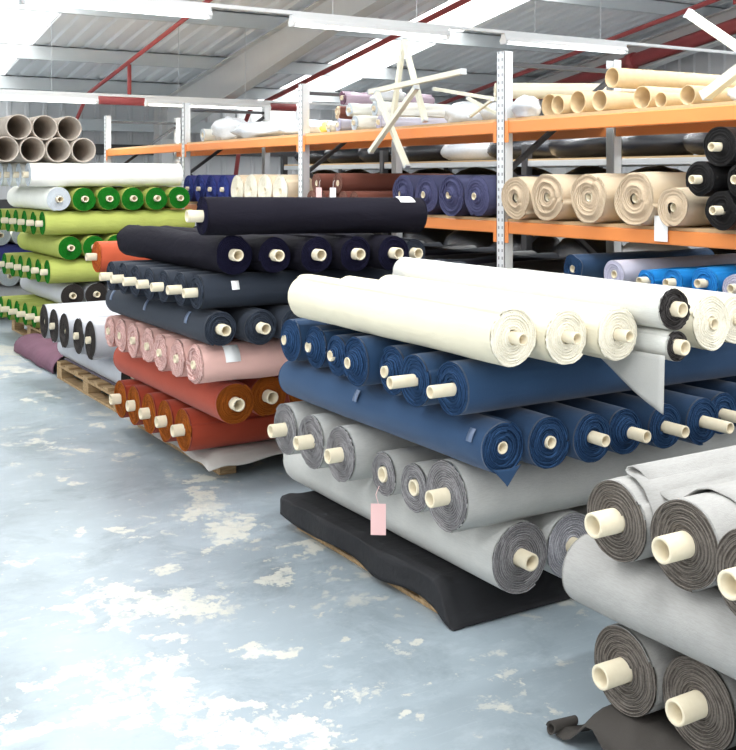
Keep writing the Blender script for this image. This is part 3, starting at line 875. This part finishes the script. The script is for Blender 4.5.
# ================================================================== STACK 3b (green)
pallet(2.62, 4.05, 10.05, 11.5, 'wooden pallet under the green rolls', .15)
def mcloth(u, v):
    y = 8.68+v*1.34
    a = pi*(1.0-u)
    h = .15+.02*nz(y*2, 3)
    return (2.47+.17*cos(a)+.02*nz(y*3, 7), y, .01+h*max(0, sin(a))**.7+.012*nz(y*6, u*6))
cloth('folded_cloth', 'mauve folded cloth on the floor in front of green stack', mcloth, 14, 40, M['mauve'], .006)
zb = .156; r = .1125
def arow(style, x, y, n, zb, lab, grp, dx=-.025, dy=.236, **kw):
    return row(style, 'A', [(x+dx*i, y+dy*i, r) for i in range(n)], zb, lab, grp, L=1.47, detail=1, **kw)
arow('lime', 2.60, 10.15, 6, zb, 'green-ended lime roll in the lowest layer at left, %s from near', 'lime rolls in the lowest layer', prot=.08, endstyle='lime', Rc=.03)
zb += .227
row('silver', 'B', [(2.82+.227*i, 9.95, r) for i in range(6)], zb, 'silver roll with dark end in the green stack, %s from left', 'silver rolls in the green stack', L=1.6, detail=1, Rc=.03)
zb += .227
arow('lime', 2.60, 10.0, 6, zb, 'lime roll facing left above the silver rolls, %s from near', 'lime rolls facing left above the silver rolls', prot=.06)
zb += .227
row('lime', 'B', [(2.78+.227*i, 9.87, r) for i in range(6)], zb, 'lime roll facing right in lower green layer, %s from left', 'lime rolls facing right in the lower green layer', L=1.6, detail=1, Rc=.03)
zb += .227
arow('lime', 2.55, 9.98, 6, zb, 'lime roll facing left in the upper green layer, %s from near', 'lime rolls facing left in the upper green layer', prot=.06)
zb += .227
row('lime', 'B', [(2.67, 9.85, r, dict(style='white', label='white roll left of the green-ended rolls, with a loose flap'))]+[(2.905+.235*i, 9.85, r) for i in range(5)], zb,
    'green-ended roll just below the topmost white rolls, %s counting the white one', 'green-ended rolls below the white rolls', L=1.6, detail=1, Rc=.03)
zb += .227
arow('white', 2.42, 9.98, 6, zb, 'white roll on top of the green stack, %s from near', 'white rolls on top of the green stack', prot=.045, dx=-.03)
zb += .227
def cardboard_tube(x, y, z, R, L, d, lab, grp, mat='greytube', yaw=0):
    t = thing('cardboard_tube', lab, 'cardboard tube', (x, y, z), (0 if d == 'A' else pi/2)+yaw, grp)
    MB().hollow((0, 0, R), (L, 0, R), R, R*.9, 28).build('tube_wall', M[mat], t, True)
    return t
S = r+.006
names = ['first', 'second', 'third', 'fourth']
for i, x in enumerate([2.21, 2.447, 2.684, 2.921]):
    cardboard_tube(x-.0, 9.92, zb, .117, 1.5, 'B', 'large grey cardboard tube in lower tube row, %s from left' % ORD[i], 'large cardboard tubes on the green stack')
for i, x in enumerate([2.335, 2.575, 2.812]):
    cardboard_tube(x-.01, 9.92+.03*i, zb+.205, .117, 1.5, 'B', 'large grey cardboard tube in upper tube row, %s from left' % ORD[i], 'large cardboard tubes on the green stack')

# ================================================================== farther stack at the left edge
pallet(2.45, 3.9, 12.3, 13.8, 'wooden pallet at the far left behind the green stack')
zb = .15-.012
row('silver', 'A', [(2.2, 12.45+.25*i, .12) for i in range(6)], zb, 'dark-ended roll at far left, bottom layer, %s from near', 'far rolls behind the green stack, bottom', L=1.6, detail=1)
row('white', 'B', [(2.3+.24*i, 12.3, .115) for i in range(6)], zb+.242, 'white roll at far left, second layer, %s from left', 'far rolls behind the green stack, second layer', L=1.6, detail=1)
row('royal', 'A', [(2.1, 12.4+.24*i, .115) for i in range(6)], zb+.474, 'blue roll at far left, third layer, %s from near', 'far rolls behind the green stack, third layer', L=1.6, detail=1)
row('white', 'B', [(2.2+.24*i, 12.3, .115) for i in range(6)], zb+.706, 'white roll at far left, fourth layer, %s from left', 'far rolls behind the green stack, fourth layer', L=1.6, detail=1)

# ================================================================== RACK CONTENTS
z1 = DZ[1]
row('beige', 'A', [(4.33, 5.285, .141), (4.33, 4.985, .148), (4.33, 4.625, .15), (4.33, 4.255, .152), (4.33, 3.975, .108)], z1,
    'large beige roll on the middle shelf, %s from the white post', 'beige rolls on the middle shelf', L=1.15, Rc=.028, prot=-.01, pitch=.018, jit=.012, wrk=.012, oval=.05)
for (y, z, R, lab) in [(3.632, 0, .102, 'lower black roll in the pile at right of beige rolls'), (3.36, 0, .104, 'black roll at the right edge, bottom of its pile'),
                       (3.765, .162, .095, 'black roll on the left of the second tier, beside beige rolls'), (3.50, .162, .095, 'black roll on the right of the second tier, at picture edge'),
                       (3.64, .318, .103, 'topmost black plastic wrapped roll under the upper orange beam')]:
    roll('black', 'A', 4.30, y, z1+z, R, 1.15, .024, .06, lab, 'black rolls at the right of the middle shelf', wrk=.012, jit=.010, pitch=.014)
row('purple', 'A', [(4.33, 5.685, .142), (4.33, 5.98, .146), (4.33, 6.285, .144), (4.33, 6.585, .146)], z1,
    'indigo roll on the middle shelf, %s to the left of the near post', 'indigo rolls on the middle shelf', L=1.15, Rc=.026, prot=.03, pitch=.017, jit=.012, wrk=.010, oval=.04, cone=(.03, .4))
br = [(7.30, 0, .08), (7.48, 0, .08), (7.66, 0, .08), (7.84, 0, .08), (8.02, 0, .08)]
for i, (y, z, R) in enumerate(br):
    roll('brown', 'A', 4.33, y, z1, R, 1.15, .026, .0, 'reddish brown roll on shelf, %s from the right, lower tier' % ORD[i], 'reddish brown rolls on the middle shelf', detail=1, pitch=.014)
for i, (y, R) in enumerate([(7.57, .085), (7.93, .085)]):
    roll('brown', 'A', 4.33, y, z1+.137, R, 1.15, .026, .0, 'reddish brown roll resting on the others, %s from the right' % ORD[i], 'reddish brown rolls on the middle shelf', detail=1)
for i, (y, m, zt) in enumerate([(7.62, 'paper', 1.44), (7.86, 'pinkpaper', 1.44)]):
    t = thing('paper_tag', ['white ticket hanging on the brown rolls', 'pink ticket hanging on the brown rolls'][i], 'paper tag', (4.315, y, zt+.08), 0)
    MB().box(-.0012, 0, -.05, .05, -.11, 0).build('ticket', M[m], t)
    MB().tube([(0, 0, 0), (.006, 0, .05), (.02, .0, .07)], .0012, 5).build('string', M['paper'], t)
row('beige', 'A', [(4.33, 8.62+.312*i, .150) for i in range(4)], z1, 'ivory roll on the far middle shelf, %s from the second post', 'ivory rolls on the far middle shelf', L=1.15, detail=1, Rc=.028, prot=0, pitch=.016, endstyle='cream', wrk=.01, oval=.04)
row('royal', 'A', [(4.32, 9.87, .148), (4.32, 10.18, .148), (4.32, 10.49, .15), (4.32, 10.80, .148)], z1, 'royal blue roll beside the green stack, %s from the right', 'royal blue rolls on the far middle shelf', L=1.15, detail=1, Rc=.024, prot=.03, wrk=.01, oval=.04)
# white ticket on the middle beam
t = thing('paper_tag', 'white ticket hanging over the middle orange beam', 'paper tag', (4.362, 4.085, 1.395), 0)
MB().box(-.003, -.001, -.048, .048, -.14, 0).build('ticket', M['paper'], t)

# lower shelf
z0 = DZ[0]
row('cream', 'A', [(4.30, 3.02+.19*i, .088) for i in range(13)], z0, 'white roll on the low shelf, %s from the right', 'white rolls on the low shelf', L=1.15, detail=1, Rc=.024, prot=.01)
zb = z0+.178
for (y, R, st, p_, lab) in [(4.36, .080, 'lilac', .0, 'pale lilac roll on the low shelf behind the pale rolls'), (4.12, .064, 'azure', .05, 'small bright blue roll right of the lilac roll'),
        (3.93, .070, 'azure', .05, 'middle bright blue roll on the low shelf'), (3.72, .086, 'azure', .05, 'largest bright blue roll with pale wrap, at right'), (3.53, .075, 'lilac', .03, 'pale lilac roll at the right picture edge')]:
    roll(st, 'A', 4.28, y, zb, R, 1.15, .024, p_, lab, 'coloured rolls on the low shelf', jit=.006, pitch=.012, endstyle=st, wrk=.008)
roll('violet', 'A', 4.18, 3.34, zb, .06, 1.2, .022, .04, 'violet roll at the right edge below the lilac roll', 'coloured rolls on the low shelf')
roll('navy', 'A', 4.30, 4.72, zb, .085, 1.15, .024, .0, 'faded blue denim roll on the low shelf', 'coloured rolls on the low shelf', wrk=.02, oval=.06)
for i in range(13):
    if i == 10: continue
    roll(['black', 'ink', 'charcoal'][i % 3], 'A', 4.36, 5.68+.255*i + (.06 if i > 9 else 0), z0, .115, 1.1, .024, .0, 'dark roll in the shade of the low shelf, %s from the near post' % (ORD+['last'])[i], 'dark rolls in the shade of the low shelf', detail=1, wrk=.02)

# ------------------------------------------------------------------ top shelf
zt = DZ[2]
for (y, dz, R, L, x, lab, m) in [(4.84, 0, .070, 1.2, 4.45, 'open kraft cardboard tube on top shelf between the two posts', 'tube'), (4.985, 0, .060, 1.2, 4.42, 'kraft tube stuffed with plastic film, left of the wide open tube', 'tube'),
        (4.60, 0, .062, 1.2, 4.40, 'kraft tube with pale plastic in its mouth beside the rear post', 'tube'), (4.36, 0, .068, 1.2, 4.50, 'kraft tube right of the rear post on the top shelf', 'tube'),
        (4.20, 0, .044, 1.2, 4.48, 'thin kraft tube on the top shelf right of the rear post', 'tube'), (3.98, 0, .055, 1.2, 4.45, 'kraft tube with white paper in it near the right trestle', 'tube'),
        (4.72, 0, .035, 1.2, 4.55, 'narrow kraft tube lying between larger ones at right', 'tube')]:
    cardboard_tube(x, y, zt+dz, R, L, 'A', lab, 'kraft tubes on the top shelf', m)
cardboard_tube(4.60, 5.27, zt, .078, 1.5, 'A', 'long kraft tube lying furthest left on the top shelf', 'kraft tubes on the top shelf', 'tube', 0)
cardboard_tube(4.50, 4.60, zt+.142, .06, 2.3, 'A', 'long kraft tube resting on top of the other tubes', 'kraft tubes on the top shelf', 'tube', -.02)

def wad(x, y, z, a, b, c, seed, mat, name, lab, cat, grp=None, rough=.25):
    """crumpled bag of film or cloth lying on something"""
    V = []; F = []; nu, nv = 22, 14
    for j in range(nv+1):
        ph = -pi/2+pi*j/nv
        for i in range(nu):
            th = 2*pi*i/nu
            px = cos(ph)*cos(th); py = cos(ph)*sin(th); pz = sin(ph)
            q = 1+rough*nz(px*1.7+seed, py*1.7, pz*1.7)+rough*.6*nz(px*4+seed, py*4, pz*4)
            V.append((px*q*a, py*q*b, max(pz*q*c, -c*.72)+c*.72))
    for j in range(nv):
        for i in range(nu):
            k = (i+1) % nu; F.append((j*nu+i, j*nu+k, (j+1)*nu+k, (j+1)*nu+i))
    o = mesh(name, V, F, mat, None, None, True, (x, y, z)); return tag(o, lab, cat, grp)
# white and mauve wrapped rolls left of the trestle legs
def wrap_roll(x, y, z, R, L, style, lab, yaw=0, tilt=0, end=None):
    return roll(style, 'A', x, y, z, R, L, .022, .015, lab, 'loose wrapped rolls on the top shelf', yaw=yaw, tilt=tilt, wrk=.03, jit=.012, pitch=.014, oval=.08, endstyle=end)
wrap_roll(4.46, 7.96, zt, .050, .9, 'white', 'white wrapped roll beside yellow cloth on the top shelf', -.1)
wrap_roll(4.44, 7.75, zt, .055, .9, 'lilac', 'pale lilac wrapped roll at the bottom of the loose pile', -.1)
wrap_roll(4.42, 7.45, zt, .060, .9, 'white', 'white wrapped roll at the bottom of the loose pile', -.05)
wrap_roll(4.50, 7.20, zt, .055, .9, 'lilac', 'pale wrapped roll at the right of the loose pile', -.05)
wrap_roll(4.50, 7.86, zt+.108, .058, .85, 'brown', 'maroon roll with pale wrap in the loose pile', -.12, 0, 'beige')
wrap_roll(4.46, 7.60, zt+.112, .060, .9, 'white', 'white wrapped roll with open end, upper tier', -.05)
wrap_roll(4.52, 7.30, zt+.112, .060, .9, 'white', 'white wrapped roll behind the left trestle leg', -.03)
wrap_roll(4.50, 7.78, zt+.225, .062, .85, 'dustmauve', 'dusty mauve roll lying on top of the loose pile', -.12, 0, 'mauve')
wad(4.55, 8.12, zt, .07, .08, .06, 4, M['yellow'], 'yellow_cloth', 'small yellow cloth bundle on the top shelf edge', 'cloth')
wad(4.72, 8.75, zt, .3, .28, .09, 9, M['plastic'], 'plastic_film', 'heap of white plastic film left of the second post', 'plastic film')
wad(4.62, 9.6, zt, .25, .42, .10, 14, M['plastic'], 'plastic_film', 'long heap of white plastic film on the far top shelf', 'plastic film')
wad(4.62, 10.35, zt, .2, .2, .15, 17, M['plastic'], 'plastic_film', 'peaked bundle of white film on the far top shelf', 'plastic film')
roll('white', 'A', 4.45, 10.72, zt, .07, 1.0, .03, .0, 'small white roll lying on the far end of top shelf', None, detail=1)
for (x, y, a, b, c, sd, lab) in [(4.78, 5.93, .20, .18, .09, 21, 'crumpled milky film beside the near post on top shelf'), (4.78, 6.36, .2, .18, .10, 24, 'crumpled film and cloth under the cream metal bars'),
        (4.44, 5.31, .09, .10, .08, 31, 'white wrapped bundle just right of the near post'), (4.74, 3.78, .16, .085, .07, 35, 'crumpled white film at the foot of right trestle'), (4.50, 4.25, .10, .10, .045, 38, 'crumpled clear film among the kraft tubes')]:
    if sd in (38,): continue
    wad(x, y, zt, a, b, c, sd, M['plastic'], 'plastic_film', lab, 'plastic film')
roll('cream', 'A', 4.85, 6.15, zt+.19, .06, 1.1, .025, .0, 'cream roll lying over crumpled film behind the near post', None, detail=1, yaw=-.5)
wad(4.70, 7.38, zt+.235, .16, .13, .06, 51, M['plastic'], 'plastic_film', 'white film bunched above the wrapped rolls', 'plastic film')

# cream steel trestle legs standing on the top shelf
def tube_bars(name, lab, bars, origin, cat='trestle leg'):
    t = thing(name, lab, cat, origin)
    O = Vector(origin)
    for (p, q, w, part) in bars:
        b = MB(); b.bar(Vector(p)-O, Vector(q)-O, w, w*.8)
        o = b.build(part, M['creamsteel'], t)
        for e in (p, q):
            d = (Vector(q)-Vector(p)).normalized()*.012*(1 if e is q else -1)
            b2 = MB(); b2.bar(Vector(e)-O, Vector(e)-O+d, w*1.12, w*.92); b2.build('end_cap', M['galv'], o)
    return t
XT = 4.30
tube_bars('trestle_frame', 'crossed cream steel trestle legs leaning on the top beam', [
    ((XT, 6.996, 2.268), (XT, 5.807, 2.323), .045, 'crossbar'),
    ((XT+.05, 6.607, 2.626), (XT+.05, 6.331, 2.018), .038, 'leg'),
    ((XT+.10, 6.69, 2.62), (XT+.12, 6.88, 2.02), .038, 'leg'),
    ((XT-.05, 6.828, 2.245), (XT-.05, 6.416, 1.687), .038, 'leg'),
    ((XT-.10, 6.224, 2.237), (XT-.10, 6.833, 1.804), .038, 'leg')], (XT, 6.5, 1.995))
tube_bars('trestle_frame', 'cream steel trestle rising at the right picture edge', [
    ((4.30, 3.83, 2.45), (4.42, 3.45, 2.15), .055, 'crossbar'),
    ((4.46, 3.42, 2.28), (4.46, 3.86, 2.04), .06, 'leg'),
    ((4.52, 3.38, 2.2), (4.52, 3.68, 2.03), .05, 'leg'),
    ((4.42, 3.52, 2.24), (4.42, 3.40, 2.03), .05, 'leg')], (4.46, 3.6, 1.995))
tube_bars('steel_bars', 'thin cream steel bars lying on film left of near post', [
    ((4.45, 6.35, 2.25), (4.50, 5.66, 2.13), .03, 'bar'), ((4.42, 5.9, 2.15), (4.45, 5.62, 2.03), .025, 'bar'), ((4.40, 5.62, 2.12), (4.44, 5.9, 2.03), .02, 'bar')], (4.45, 5.9, 1.995), 'steel bars')
roll('black', 'A', 4.75, 3.30, zt, .11, .6, .024, .0, 'black roll on the top shelf at the right edge', None, detail=1)

# ================================================================== second rack line in the background
X2 = 7.2
rack2 = thing('pallet_rack', 'farther grey steel rack seen through gaps between shelves', 'storage rack', (X2, 3.0, 0))
for i in range(5):
    y = 3.0+2.8*i
    for x in (0, 1.0):
        MB().box(x-.04, x+.04, y-3.0-.04, y-3.0+.04, 0, 1.95).build('upright', M['darksteel'], rack2)
    MB().bar((0, y-3, .9), (1.0, y-3, 1.6), .035).build('brace', M['darksteel'], rack2)
    if i < 4:
        for z in (.45, 1.1, 1.78):
            for x in (0, 1.0): MB().box(x-.025, x+.025, y-3.0+.041, y-3.0+2.759, z-.06, z, .005).build('beam', M['galv'], rack2)
            MB().box(-.02, 1.02, y-3.0+.045, y-3.0+2.755, z+.0005, z+.018).build('shelf_deck', M['chip'], rack2)
n = 0
for zz, hh in ((.47, .33), (1.12, .35), (1.80, .17)):
    for i in range(4):
        for j in range(3):
            n += 1
            mat = M['darkplastic'] if n not in (5, 15) else M['plastic']
            if zz > 1.5: mat = M['plastic'] if n % 5 == 2 else M['darkplastic']
            wad(X2+.42, 3.0+2.8*i+.5+.9*j, zz, .45, .415, hh, n*3.1, mat, 'wrapped_bale', '%s plastic wrapped bale on the farther grey rack' % ('dark' if mat == M['darkplastic'] else ('charcoal' if mat == M['charcoal'] else 'pale')), 'wrapped bale', 'wrapped bales on the farther grey rack', .07)

# ================================================================== world, camera
w = bpy.data.worlds.new('sky'); sc.world = w; w.use_nodes = True
nt = w.node_tree; bg = nt.nodes['Background']
bg.inputs[0].default_value = (.95, .97, 1.0, 1); bg.inputs[1].default_value = WORLD if 'WORLD' in globals() else 1.4
sun = bpy.data.lights.new('sun', 'SUN'); sun.energy = 15; sun.angle = .3; sun.color = (1, .98, .95)
so = bpy.data.objects.new('sun', sun); COL.objects.link(so); so.rotation_euler = (.25, .15, 0)

cam = bpy.data.cameras.new('camera'); co = bpy.data.objects.new('camera', cam); COL.objects.link(co)
co.location = (0, 0, 1.6); co.rotation_euler = (pi/2, 0, -math.atan2(.521, .853))
cam.sensor_fit = 'HORIZONTAL'; cam.sensor_width = 36; cam.lens = 1060/736*36; cam.shift_y = -197/736
cam.clip_start = .05; cam.clip_end = 200
sc.camera = co
vs = sc.view_settings; vs.view_transform = 'Standard'; vs.look = 'None'; vs.gamma = 1; vs.use_curve_mapping = False; vs.exposure = .12
try:
    sc.cycles.use_denoising = True
    sc.cycles.max_bounces = 8; sc.cycles.diffuse_bounces = 5; sc.cycles.sample_clamp_indirect = 8
except Exception: pass
